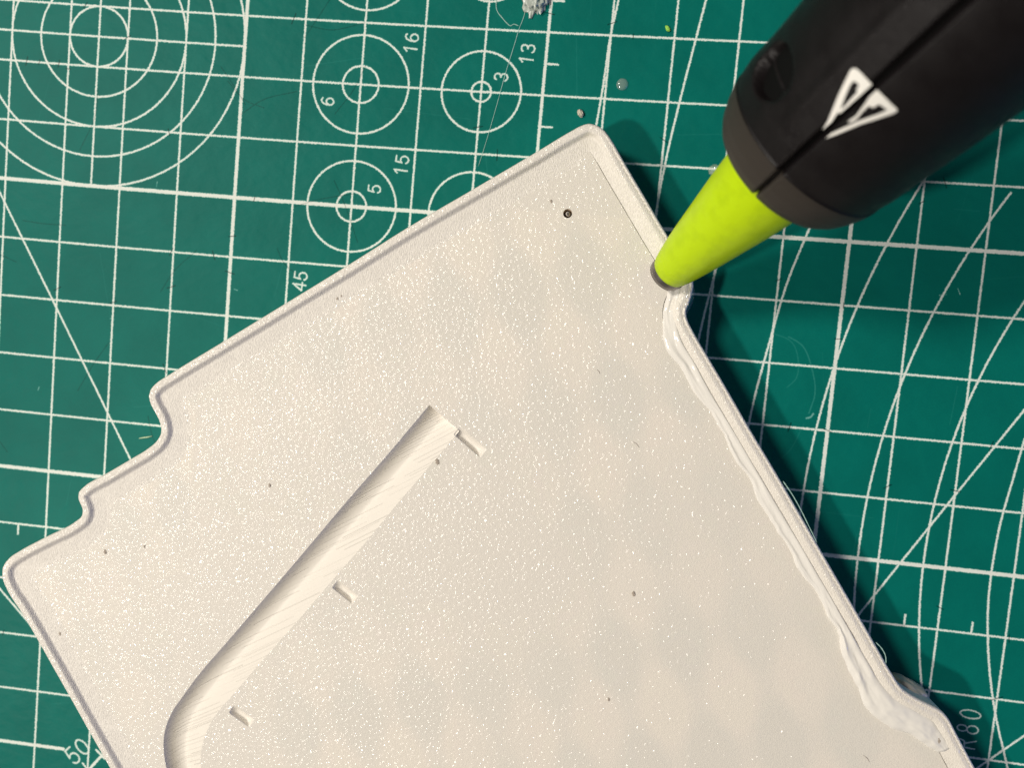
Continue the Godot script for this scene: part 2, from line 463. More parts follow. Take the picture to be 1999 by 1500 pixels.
func build_tray() -> void:
	tray_outline()
	var root := base("printed_tray", Vector3(40, 0, 70), "white plastic tray with stepped outline, raised rim and slanted groove", "tray")
	var off := -Vector3(40, 0, 70)
	# --- rim: height field over the distance from the outline
	var cell := 0.2
	var gx := -32.0
	var gz := -15.0
	var w := int(176.0 / cell)
	var h := int(200.0 / cell)
	var dist := PackedFloat32Array()
	dist.resize(w * h)
	dist.fill(99.0)
	var near := PackedInt32Array()
	near.resize(w * h)
	var crossings := []
	crossings.resize(h)
	for j in h: crossings[j] = PackedFloat32Array()
	var n := outline.size()
	for s in n:
		var a := outline[s]
		var b := outline[(s + 1) % n]
		var d := b - a
		var dd := d.length_squared()
		var x0 := maxi(0, int((minf(a.x, b.x) - 5.4 - gx) / cell))
		var x1 := mini(w - 1, int((maxf(a.x, b.x) + 5.4 - gx) / cell))
		var z0 := maxi(0, int((minf(a.y, b.y) - 5.4 - gz) / cell))
		var z1 := mini(h - 1, int((maxf(a.y, b.y) + 5.4 - gz) / cell))
		for j in range(z0, z1 + 1):
			var py := gz + j * cell - a.y
			for i in range(x0, x1 + 1):
				var px := gx + i * cell - a.x
				var t := clampf((px * d.x + py * d.y) / dd, 0.0, 1.0)
				var qx := px - d.x * t
				var qy := py - d.y * t
				var q := qx * qx + qy * qy
				var at := j * w + i
				if q < dist[at]:
					dist[at] = q
					near[at] = s
		for j in range(maxi(0, int(ceil((minf(a.y, b.y) - gz) / cell))), mini(h, int(floor((maxf(a.y, b.y) - gz) / cell)) + 1)):
			var z := gz + j * cell
			if (a.y <= z) != (b.y <= z): crossings[j].append(a.x + (z - a.y) / (b.y - a.y) * d.x)
	var inside := PackedByteArray()
	inside.resize(w * h)
	for j in h:
		var c: PackedFloat32Array = crossings[j]
		c.sort()
		for k in range(0, c.size() - 1, 2):
			for i in range(maxi(0, int(ceil((c[k] - gx) / cell))), mini(w, int(floor((c[k + 1] - gx) / cell)) + 1)): inside[j * w + i] = 1
	var id := PackedInt32Array()
	id.resize(w * h)
	id.fill(-1)
	var v := PackedVector3Array()
	var nn := PackedVector3Array()
	var uv := PackedVector2Array()
	var idx := PackedInt32Array()
	for j in h - 1:
		for i in w - 1:
			var q := [j * w + i, j * w + i + 1, (j + 1) * w + i + 1, (j + 1) * w + i]
			var has := false
			var close := true
			for c in q:
				if inside[c]: has = true
				if dist[c] > 5.25 * 5.25: close = false
			if not has or not close: continue
			for c in q:
				if id[c] >= 0: continue
				var p := Vector2(gx + (c % w) * cell, gz + (c / w) * cell)
				var s := near[c]
				var a := outline[s]
				var b := outline[(s + 1) % n]
				var foot := Geometry2D.get_closest_point_to_segment(p, a, b)
				var dd := sqrt(dist[c])
				var inward := (b - a).normalized().orthogonal()
				if inside[c] and dd > 0.12: inward = (p - foot).normalized()
				elif inward.dot(Vector2(55, 75) - foot) < 0.0: inward = -inward
				var share := lerpf(right_share[s], right_share[(s + 1) % n], 0.5)
				if not inside[c] or dd < 0.06:
					p = foot
					dd = 0.0
				var y := rim_height(dd, share)
				var slope := (rim_height(dd + 0.06, share) - rim_height(maxf(0.0, dd - 0.06), share)) / (0.12 if dd > 0.06 else 0.06 + dd)
				slope = clampf(slope, -4.0, 4.0)
				if dd > 4.86: y -= (dd - 4.86) * 0.12
				id[c] = v.size()
				v.append(Vector3(p.x, y, p.y) + off)
				nn.append(Vector3(-inward.x * slope, 1.0, -inward.y * slope).normalized())
				uv.append(Vector2(p.x, p.y) * 0.05)
			idx.append_array([id[q[0]], id[q[1]], id[q[2]], id[q[0]], id[q[2]], id[q[3]]])
	commit("rim", v, nn, uv, idx, M.tray_rim, root)
	var lip_idx := PackedInt32Array()
	for t in range(0, idx.size(), 3):
		if v[idx[t]].y > TOP - 0.1 and v[idx[t + 1]].y > TOP - 0.1 and v[idx[t + 2]].y > TOP - 0.1:
			lip_idx.append_array([idx[t], idx[t + 1], idx[t + 2]])
	var raised := PackedVector3Array()
	for p in v: raised.append(p + Vector3(0, 0.02, 0))
	commit("glossy_skin", raised, nn, uv, lip_idx, M.skin, root).set_meta("label", "pebbled glossy skin of the rim's lip")
	# --- outer wall
	var rows := []
	for lv in [TOP - 0.43, TOP - 1.0, 5.0, 0.6, 0.02]:
		var row := []
		for k in n + 1: row.append(Vector3(outline[k % n].x, lv, outline[k % n].y) + off)
		rows.append(row)
	patch("outer_wall", rows, M.tray_wall, root, "axis")
	# --- floor with its openings
	var ga := smooth([Vector2(37.32, 30.84), Vector2(31.62, 38.9), Vector2(25.59, 47.1), Vector2(19.65, 55.45), Vector2(13.51, 63.99), Vector2(7.27, 72.6), Vector2(2.93, 78.6), Vector2(0.7, 82.2), Vector2(-0.87, 84.94), Vector2(-1.75, 87.4), Vector2(-2.05, 89.86), Vector2(-1.81, 92.44), Vector2(-1.23, 94.8), Vector2(0.23, 98.26), Vector2(2.71, 102.73)], 0.5)
	var gb := smooth([Vector2(42.36, 34.43), Vector2(37.52, 41.26), Vector2(33.12, 47.4), Vector2(29.36, 52.89), Vector2(25.15, 58.7), Vector2(20.62, 65.0), Vector2(17.0, 70.0), Vector2(13.16, 75.2), Vector2(8.9, 81.1), Vector2(6.74, 84.11), Vector2(5.43, 86.69), Vector2(4.65, 89.39), Vector2(4.39, 92.02), Vector2(4.73, 94.58), Vector2(5.82, 97.91), Vector2(7.92, 101.97)], 0.5)
	ga = even(ga, 150)
	gb = even(gb, 150)
	var hole := PackedVector2Array(ga)
	for k in range(gb.size() - 1, -1, -1): hole.append(gb[k])
	var ticks := [[Vector2(41.95, 34.35), Vector2(46.39, 37.55)], [Vector2(24.55, 60.62), Vector2(28.05, 62.87)], [Vector2(9.01, 83.13), Vector2(12.59, 85.14)]]
	var holes := [hole]
	var cuts := [55.95]
	for t in ticks:
		var side: Vector2 = (t[1] - t[0]).normalized().orthogonal() * 0.85
		holes.append(PackedVector2Array([t[0] - side, t[1] - side, t[1] + side, t[0] + side]))
		cuts.append((t[0].x + t[1].x) / 2.0)
	var drill := PackedVector2Array()
	for k in 20: drill.append(Vector2(55.95, 0.03) + Vector2.from_angle(TAU * k / 20) * 0.68)
	holes.append(drill)
	for k in 40: cuts.append(-30.0 + k * 4.5)
	cuts.sort()
	var inner: PackedVector2Array = outline
	for poly in Geometry2D.offset_polygon(outline, -3.45, Geometry2D.JOIN_ROUND): inner = poly
	v = PackedVector3Array()
	nn = PackedVector3Array()
	uv = PackedVector2Array()
	idx = PackedInt32Array()
	for k in cuts.size() - 1:
		var strip := PackedVector2Array([Vector2(cuts[k], -20), Vector2(cuts[k + 1], -20), Vector2(cuts[k + 1], 190), Vector2(cuts[k], 190)])
		var pieces := Geometry2D.intersect_polygons(inner, strip)
		for hl in holes:
			var rest: Array[PackedVector2Array] = []
			for piece in pieces: rest.append_array(Geometry2D.clip_polygons(piece, hl))
			pieces = rest
		for piece in pieces:
			var tri := Geometry2D.triangulate_polygon(piece)
			for t in range(0, tri.size(), 3):
				var a := piece[tri[t]]
				var b := piece[tri[t + 1]]
				var c := piece[tri[t + 2]]
				var order := [a, b, c] if (b - a).cross(c - a) > 0.0 else [a, c, b]
				for p in order:
					idx.append(v.size())
					v.append(Vector3(p.x, FLOOR, p.y) + off)
					nn.append(Vector3.UP)
					uv.append(p * 0.05)
	commit("tray_floor", v, nn, uv, idx, M.tray_floor, root)
	var lifted := PackedVector3Array()
	for p in v: lifted.append(p + Vector3(0, 0.02, 0))
	commit("glossy_skin", lifted, nn, uv, idx, M.skin, root).set_meta("label", "pebbled glossy skin of the tray floor")
	# --- the long slanted groove: sheer on its left, rising to the floor on its right
	rows = []
	var f := FastNoiseLite.new()
	f.frequency = 0.4
	for k in ga.size():
		var row := []
		for i in 29:
			var s := i / 28.0
			var depth := 1.75 * (1.0 - pow(1.0 - s / 0.45, 2.4)) if s < 0.45 else 1.75 * pow(1.0 - (s - 0.45) / 0.55, 1.05)
			var p := ga[k].lerp(gb[k], s)
			row.append(Vector3(p.x, FLOOR - depth - 0.004, p.y) + off)
		rows.append(row)
	var groove := patch("long_groove", rows, M.tray_groove, root, "up", Vector2(0.05, 0.05), true, 0.58)
	groove.set_meta("label", "long slanted groove curving down at its lower end")
	for e in [0, rows.size() - 1]:
		var lip := []
		for p in rows[e]: lip.append(Vector3(p.x, FLOOR, p.z))
		patch("groove_end", [lip, rows[e]], M.tray_wall, root, "up")
	# --- three short cross grooves
	for t in ticks:
		var side: Vector2 = (t[1] - t[0]).normalized().orthogonal() * 0.85
		if side.y < 0: side = -side
		rows = []
		for k in 9:
			var c: Vector2 = t[0].lerp(t[1], k / 8.0)
			var row := []
			for i in 11:
				var s := i / 10.0
				var depth := 0.75 * sqrt(maxf(0.0, 1.0 - pow((0.4 - s) / 0.4, 2.0))) if s < 0.4 else 0.75 * (1.0 - pow((s - 0.4) / 0.6, 1.6))
				depth *= pow(clampf(minf(k, 8.0 - k) / 1.6, 0.0, 1.0), 0.6)
				var p := c + side * (1.0 - 2.0 * s)
				row.append(Vector3(p.x, FLOOR - depth - 0.003, p.y) + off)
			rows.append(row)
		patch("short_groove", rows, M.tray_wall, root, "up")
		for e in [0, 8]:
			var lip := []
			for p in rows[e]: lip.append(Vector3(p.x, FLOOR, p.z))
			patch("groove_end", [lip, rows[e]], M.tray_wall, root, "up")
	# --- drilled hole with the stub left in it
	rows = []
	for lv in [[0.68, FLOOR], [0.66, 7.2], [0.62, 5.2], [0.02, 5.1]]:
		var row := []
		for k in 21: row.append(Vector3(55.95 + lv[0] * cos(TAU * k / 20), lv[1], 0.03 + lv[0] * sin(TAU * k / 20)) + off)
		rows.append(row)
	var pit := patch("small_hole", rows, M.pit, root, "up")
	tube("stub", [Vector3(56.1, 5.1, 0.0) + off, Vector3(56.05, 7.0, 0.03) + off, Vector3(56.0, 7.75, 0.05) + off, Vector3(56.0, 7.8, 0.05) + off], 0.3, 0.36, M.tray_wall, pit, 8)

# ---------------------------------------------------------------- hot glue

func build_glue() -> void:
	var a := even(smooth([Vector2(71.6, 9.0), Vector2(71.42, 12.83), Vector2(71.64, 15.89), Vector2(72.29, 18.6), Vector2(74.65, 21.64), Vector2(77.52, 25.24), Vector2(80.12, 28.4), Vector2(84.71, 34.9), Vector2(88.24, 39.9), Vector2(91.48, 44.68), Vector2(95.42, 50.2), Vector2(98.85, 54.7), Vector2(101.04, 58.04), Vector2(102.96, 61.91), Vector2(105.25, 66.38), Vector2(107.81, 70.3), Vector2(110.72, 72.5), Vector2(113.4, 73.4), Vector2(116.2, 74.4), Vector2(118.6, 75.6)], 0.4), 240)
	var b := even(smooth([Vector2(73.3, 9.3), Vector2(73.2, 11.4), Vector2(72.9, 13.6), Vector2(73.9, 16.95), Vector2(76.6, 21.0), Vector2(79.0, 24.63), Vector2(83.1, 30.3), Vector2(87.7, 36.8), Vector2(91.4, 42.0), Vector2(95.9, 48.3), Vector2(100.2, 54.4), Vector2(103.8, 59.6), Vector2(106.2, 63.0), Vector2(108.9, 66.6), Vector2(111.3, 68.4), Vector2(114.2, 69.7), Vector2(116.4, 70.8), Vector2(118.0, 72.6), Vector2(119.6, 75.0)], 0.4), 240)
	var f := FastNoiseLite.new()
	f.frequency = 0.11
	f.seed = 5
	var g := FastNoiseLite.new()
	g.frequency = 0.35
	g.seed = 8
	var rows := []
	var wide := 21
	for k in a.size():
		var t := k / float(a.size() - 1)
		var row := []
		var thick := 0.38 + 0.35 * smoothstep(0.55, 0.85, t)
		for i in wide:
			var s := i / (wide - 1.0)
			var p := a[k].lerp(b[k], s)
			p += (a[k] - b[k]).normalized() * ((1.0 - s) * f.get_noise_2d(k * 0.4, 3.0) * 0.7 - 0.5 * s * s * s)
			var under := FLOOR + 0.5 * smoothstep(0.55, 1.0, s)
			var y := under + thick * pow(sin(PI * clampf(s, 0.0, 1.0)), 0.75) * (0.85 + 0.12 * sin(TAU * (1.6 * s + 0.6 * f.get_noise_2d(k * 0.3, 40.0))) + 0.4 * f.get_noise_2d(k * 0.25, i * 0.8))
			y += (0.06 + 0.3 * smoothstep(0.5, 0.9, t)) * f.get_noise_3d(p.x * 1.3, 7.0, p.y * 1.3) + 0.015 * g.get_noise_2d(p.x * 2.0, p.y * 2.0)
			if i == 0: y = FLOOR - 0.03
			if i == wide - 1: y = 8.35
			row.append(Vector3(p.x, y, p.y))
		rows.append(row)
	for e in [0, rows.size() - 1]:
		for i in wide: rows[e][i].y = FLOOR - 0.05
	tag(patch("glue_bead", rows, M.glue), "glossy bead of hot glue along inside of tray's right rim", "glue")
	# the wet film that has run over the rim beyond the nozzle
	rows = []
	for k in 15:
		var t := k / 14.0
		var row := []
		for i in 13:
			var s := i / 12.0
			var c := Vector2(74.9, 11.2) + Vector2(-0.14, 1.0) * (t - 0.5) * 5.4
			var p := c + Vector2(1.0, 0.12) * (s - 0.5) * 2.0 * (0.35 + 0.65 * sin(PI * t))
			row.append(Vector3(p.x, 8.0 + 1.25 * sin(PI * s) * pow(sin(PI * t), 0.5) - 0.9 * s * s, p.y))
		rows.append(row)
	tag(patch("fresh_glue", rows, M.clear_glue), "fresh clear glue drop on tray rim just past the nozzle tip", "glue")
	# the lump squeezed out under the rim
	tag(lump("glue_lump", Vector3(115.3, 2.9, 69.0), Vector3(3.6, 2.9, 2.1), 0.25, 1.1, M.old_glue, self, true, -0.55), "dull beige glue lump under tray's edge at its lower right corner", "glue")
	# old scrap at the back
	var scrap := lump("glue_scrap", Vector3(47.7, 0.1, -36.6), Vector3(2.2, 1.5, 4.4), 0.55, 2.6, M.scrap)
	tag(scrap, "crumpled lump of clear dried glue beside the grid line at back", "glue")
	var s3 := PackedVector3Array()
	for p in smooth([Vector2(46.2, -33.66), Vector2(45.9, -31.5), Vector2(45.39, -29.87), Vector2(44.92, -27.69), Vector2(43.85, -22.97), Vector2(42.82, -17.66), Vector2(41.5, -11.3), Vector2(40.66, -7.74)], 0.7): s3.append(Vector3(p.x, 0.07, p.y))
	tag(tube("glue_string", s3, 0.07, 0.04, M.thread, self, 6, 0.2), "long fine glue string trailing from crumpled scrap across the 13 circle", "glue string")
	s3 = PackedVector3Array()
	for p in smooth([Vector2(41.3, -34.0), Vector2(41.53, -32.47), Vector2(42.64, -31.17), Vector2(43.36, -30.49), Vector2(43.97, -30.12), Vector2(44.4, -30.4), Vector2(45.2, -30.2)], 0.4): s3.append(Vector3(p.x, 0.07, p.y))
	tag(tube("glue_string", s3, 0.09, 0.09, M.thread, self, 6, 0.3), "short curled glue string looping left of the crumpled scrap", "glue string")
	s3 = PackedVector3Array()
	for p in smooth([Vector2(91.2, 37.0), Vector2(92.6, 38.7), Vector2(94.0, 40.7), Vector2(95.6, 43.3), Vector2(97.0, 45.6)], 0.4): s3.append(Vector3(p.x + 0.1, 9.2, p.y))
	tag(tube("glue_string", s3, 0.09, 0.06, M.thread, self, 6, 0.2), "hair of glue standing off tray's outer right edge", "glue string")
	s3 = PackedVector3Array()
	for p in smooth([Vector2(107.1, 59.6), Vector2(108.0, 60.4), Vector2(108.7, 61.5), Vector2(108.9, 62.6)], 0.3): s3.append(Vector3(p.x + 0.1, 9.0, p.y))
	tag(tube("glue_string", s3, 0.08, 0.08, M.thread, self, 6, 0.2), "tiny glue whisker at tray's lower right edge above the lump", "glue string")
	tag(lump("glue_droplet", Vector3(62.49, 0.0, -22.05), Vector3(0.95, 0.5, 0.95), 0.05, 1.0, M.clear_glue), "small round clear droplet on the mat above the tray's top corner", "glue")
	tag(lump("glue_crumb", Vector3(56.3, 0.25, -17.1), Vector3(0.42, 0.4, 0.62), 0.5, 1.5, M.old_glue, self, true, 0.5), "tiny pale crumb on the mat just above tray's top corner", "crumb")
	tag(lump("green_fleck", Vector3(68.69, 0.2, -30.94), Vector3(0.5, 0.25, 0.28), 0.5, 1.8, M.fleck, self, true, -0.9), "tiny lime green plastic fleck on the mat near the top", "crumb")
	tag(tube("plastic_sliver", [Vector3(-13.9, 0.15, 42.1), Vector3(-13.1, 0.2, 41.9), Vector3(-12.4, 0.2, 41.75), Vector3(-11.6, 0.15, 41.5)], 0.09, 0.13, M.sliver, self, 6, 0.4), "thin pale green sliver on the mat inside tray's stepped notch", "crumb")
	var specks := [[-13.87, 59.79, 0.24, "dark speck on tray floor near the small corner step"], [-20.86, 74.33, 0.24, "dark speck on tray floor near the left rim"], [12.85, 46.02, 0.2, "lone dark speck on tray floor left of groove's middle"], [21.59, 15.65, 0.22, "dark speck close to tray's upper rim below the number 45"], [22.2, 15.2, 0.16, "smaller dark speck right beside the upper rim speck"], [39.32, 39.54, 0.3, "dark speck right of groove's upper end, below the short groove"], [71.3, 56.8, 0.26, "brownish speck on tray floor toward the lower middle"], [69.07, 73.78, 0.18, "faint speck on tray floor at the lower middle"], [53.33, -1.61, 0.17, "tiny dark speck beside the drilled hole"], [-7.24, 58.12, 0.16, "faint dark speck on tray floor below the inner step"], [117.99, 73.6, 0.36, "dark pit speck in the glue at tray's lower right corner"]]
	for s in specks:
		var y := FLOOR if s[0] < 110.0 else 8.55
		tag(lump("dark_speck", Vector3(s[0], y, s[1]), Vector3(s[2], 0.1, s[2] * 1.5), 0.5, 1.6, M.speck, self, false, 0.3), s[3], "speck", "dark specks on the white tray")
	for s in [[68.89, 33.4, 69.99, 34.31, "fine dark hair on tray floor right of centre"], [107.76, 77.46, 108.77, 78.44, "fine dark hair on tray floor near the lower right corner"], [62.49, 23.05, 63.0, 23.7, "very short dark hair on tray floor above centre"]]:
		tag(tube("stray_hair", [Vector3(s[0], FLOOR + 0.05, s[1]), Vector3((s[0] + s[2]) / 2 + 0.1, FLOOR + 0.08, (s[1] + s[3]) / 2 - 0.08), Vector3(s[2], FLOOR + 0.05, s[3])], 0.05, 0.03, M.hair, self, 5), s[4], "hair", "stray hairs on the tray floor")

# ---------------------------------------------------------------- the glue gun

func body_radius(t: float) -> float:
	var ts := [22.6, 22.9, 23.4, 24.5, 26.0, 27.5, 28.4, 28.6, 31.0, 35.0, 40.0, 46.0, 60.0, 80.0, 96.0, 99.0, 100.5]
	var rs := [7.6, 8.7, 9.35, 10.2, 10.85, 11.3, 11.45, 11.32, 11.65, 11.85, 12.1, 12.35, 12.9, 13.4, 13.4, 12.6, 10.5]
	for i in ts.size() - 1:
		if t <= ts[i + 1]: return lerpf(rs[i], rs[i + 1], clampf((t - ts[i]) / (ts[i + 1] - ts[i]), 0, 1))
	return 0.5

func gun_point(t: float, degrees: float, r: float) -> Vector3:
	var a := deg_to_rad(degrees)
	return Vector3(r * sin(a), r * cos(a), -t)

func shell_radius(t: float, deg: float) -> float:
	var r := body_radius(t)
	# sunk screw pocket on the left side, with the low swelling that carries it
	var x := (t - 33.9) / 2.6
	var y := (deg + 47.0) / 16.5
	var q := x * x + y * y
	r -= 3.0 * (1.0 - smoothstep(0.55, 1.2, q)) * (1.0 - 0.72 * exp(-pow((t - 33.7) / 0.6, 2.0)))
	r += 0.35 * exp(-pow((t - 30.5) / 3.0, 2.0) - pow((deg + 72.0) / 16.0, 2.0))
	# flattened shoulder left of the symbol
	r += 0.22 * exp(-pow((deg + 17.0) / 3.2, 2.0)) * smoothstep(31.0, 35.0, t)
	return r

func shell_half(called: String, t_list: Array, deg0: float, deg1: float, mat: Material, parent: Node) -> MeshInstance3D:
	var rows := []
	for t in t_list:
		var row := []
		for i in 101:
			var s := i / 100.0
			s = s - 0.12 * sin(TAU * s) / TAU   # a little denser at both seams
			var deg := lerpf(deg0, deg1, s)
			var r := shell_radius(t, deg)
			var edge := minf(absf(deg - deg0), absf(deg - deg1)) * deg_to_rad(1.0) * r
			r -= 0.22 * pow(clampf(1.0 - edge / 0.35, 0.0, 1.0), 2.0)
			if i == 0 or i == 100: r -= 0.75
			row.append(gun_point(t, lerpf(deg0, deg1, 0.0006 if i == 0 else 0.9994 if i == 100 else s), r))
		rows.append(row)
	return patch(called, rows, mat, parent, "axis", Vector2(0.02, 0.02), false)

func decal(called: String, outer: Array, inner: Array, mat: Material, parent: Node) -> void:   # printed white shape that follows the shell
	var poly := PackedVector2Array()
	for p in outer: poly.append(Vector2(p[0], p[1] * 0.21))
	var pieces: Array[PackedVector2Array] = [poly]
	var hole := PackedVector2Array()
	for p in inner: hole.append(Vector2(p[0], p[1] * 0.21))
	var v := PackedVector3Array()
	var nn := PackedVector3Array()
	var uv := PackedVector2Array()
	var idx := PackedInt32Array()
	for kk in 900:
		var x := 34.0 + (kk % 30) * 0.25
		var z := -3.6 + (kk / 30) * 0.25
		var strip := PackedVector2Array([Vector2(x, z), Vector2(x + 0.25, z), Vector2(x + 0.25, z + 0.25), Vector2(x, z + 0.25)])
		for piece in Geometry2D.intersect_polygons(poly, strip):
			var parts: Array[PackedVector2Array] = [piece]
			if hole.size(): parts = Geometry2D.clip_polygons(piece, hole)
			for part in parts:
				var tri := Geometry2D.triangulate_polygon(part)
				for t in range(0, tri.size(), 3):
					var q := [part[tri[t]], part[tri[t + 1]], part[tri[t + 2]]]
					if (q[1] - q[0]).cross(q[2] - q[0]) < 0.0: q = [q[0], q[2], q[1]]
					for p in q:
						var deg: float = p.y / 0.21
						idx.append(v.size())
						v.append(gun_point(p.x, deg, shell_radius(p.x, deg) + 0.035))
						nn.append(gun_point(0.0, deg, 1.0))
						uv.append(p)
	commit(called, v, nn, uv, idx, mat, parent)

func build_gun() -> void:
	var tip := Vector3(71.435, 9.0, 7.95)
	var root := base("glue_gun", tip, "black hot glue gun with lime green nozzle touching the tray rim", "glue gun")
	var ax := Vector3(0.4757, 0.6947, -0.5396).normalized()
	var e2 := (Vector3.UP - ax * ax.y).normalized()
	root.basis = Basis(ax.cross(e2), e2, -ax)
	# two moulded halves that meet at a seam
	var ts := []
	for k in 130: ts.append(28.45 + k * 0.25)
	for k in 26: ts.append(61.0 + k * 1.5)
	ts.append_array([99.2, 100.0, 100.5, 100.6])
	var right_half := shell_half("shell_half", ts, 0.45, 179.55, M.gun, root)
	var left_half := shell_half("shell_half", ts, -0.45, -179.55, M.gun, root)
	var bands := []
	for k in 30: bands.append(22.6 + k * 0.2)
	shell_half("front_band", bands, 0.4, 179.6, M.gun_band, root)
	shell_half("front_band", bands, -0.4, -179.6, M.gun_band, root)
	var rows := []
	for lv in [[6.0, 23.6], [8.4, 23.6], [10.2, 26.0], [10.4, 30.0], [11.3, 40.0], [12.3, 70.0], [9.0, 100.0], [0.2, 100.2]]:
		var row := []
		for k in 41: row.append(gun_point(lv[1], k * 9.0, lv[0]))
		rows.append(row)
	patch("inner_core", rows, M.core, root, "axis")
	# nozzle: silicone sleeve over a metal tip
	rows = []
	for lv in [[1.1, 0.55], [1.75, 0.3], [2.3, 0.35], [2.75, 0.62], [2.95, 1.1], [3.25, 2.2], [3.65, 4.0], [4.2, 7.0], [4.72, 10.2], [5.2, 13.2], [5.68, 16.2], [6.1, 19.6], [6.35, 22.0], [6.4, 24.0]]:
		var row := []
		for k in 49:
			var fold := 0.06 * sin(k * TAU / 48.0 * 2.0 + 0.6) * smoothstep(3.0, 14.0, lv[1])
			row.append(gun_point(lv[1], k * 7.5, lv[0] + fold))
		rows.append(row)
	patch("nozzle_sleeve", rows, M.sleeve, root, "axis")
	rows = []
	for lv in [[0.15, -1.1], [0.7, -1.15], [2.0, -1.0], [2.65, -0.6], [2.75, 0.0], [2.6, 0.8]]:
		var row := []
		for k in 33: row.append(gun_point(lv[1], k * 11.25, lv[0]))
		rows.append(row)
	patch("nozzle_tip", rows, M.metal, root, "axis")
	# small notch tab where the halves grip the sleeve
	tube("notch_tab", [gun_point(22.0, 1.0, 6.5), gun_point(22.6, 0.5, 7.2), gun_point(23.2, 0.0, 7.9)], 0.5, 0.35, M.sleeve, root, 8)
	# printed hot-surface triangle, split by the seam
	decal("warning_print", [[34.9, -1.2], [35.98, -2.75], [38.44, -8.4], [40.7, -12.7], [41.05, -12.4], [41.22, -11.0], [41.28, -7.9], [41.3, -1.05], [40.03, -1.0], [37.3, -1.2], [37.25, -1.9], [37.45, -2.5], [36.9, -1.95], [36.1, -0.95]], [[40.33, -8.1], [40.44, -5.0], [39.98, -4.3], [39.85, -3.1], [39.3, -2.95], [38.2, -2.35], [37.6, -2.6], [38.74, -5.4], [39.77, -7.7]], M.gun_print, left_half)
	decal("warning_print", [[41.28, 2.2], [41.3, 5.3], [41.22, 15.5], [41.0, 15.95], [40.7, 15.7], [37.92, 9.3], [35.67, 5.4], [34.55, 3.1], [35.3, 3.0], [36.2, 4.4], [38.05, 7.4], [39.91, 11.3], [40.6, 12.4], [40.5, 7.9], [40.0, 7.4], [39.86, 7.25], [39.72, 5.2], [38.85, 5.45], [37.9, 6.2], [37.4, 5.3], [37.25, 4.2], [37.55, 4.25], [38.2, 4.75], [38.95, 4.0], [39.8, 3.1], [40.3, 2.3]], [], M.gun_print, right_half)
	# handle and trigger, out beyond the frame
	rows = []
	for k in 15:
		var s := k / 14.0
		var row := []
		for i in 33:
			var q := TAU * i / 32.0
			var wide := 9.0 + 1.5 * sin(PI * s) - (6.0 if k == 14 else 0.0)
			var deep := 14.0 - 2.0 * s - (9.0 if k == 14 else 0.0)
			row.append(Vector3(wide * cos(q), -8.0 - 52.0 * s, -(80.0 + 9.0 * s) + deep * sin(q)))
		rows.append(row)
	patch("handle", rows, M.gun, root, "axis")
	rows = []
	for k in 11:
		var s := k / 10.0
		var row := []
		for i in 17:
			var q := TAU * i / 16.0
			row.append(Vector3(3.4 * cos(q), -11.0 - 17.0 * s, -(62.0 + 3.5 * sin(PI * s)) + (3.0 - 1.2 * s) * sin(q)))
		rows.append(row)
	patch("trigger", rows, M.gun_band, root, "axis")
	var drop := tip + ax * 16.6 + (root.basis * gun_point(0.0, -92.0, 5.8))
	tag(lump("glue_droplet", drop, Vector3(0.75, 0.9, 0.7), 0.3, 1.2, M.clear_glue, self, true), "small clear glue blob stuck on left side of green nozzle", "glue")

# ---------------------------------------------------------------- materials

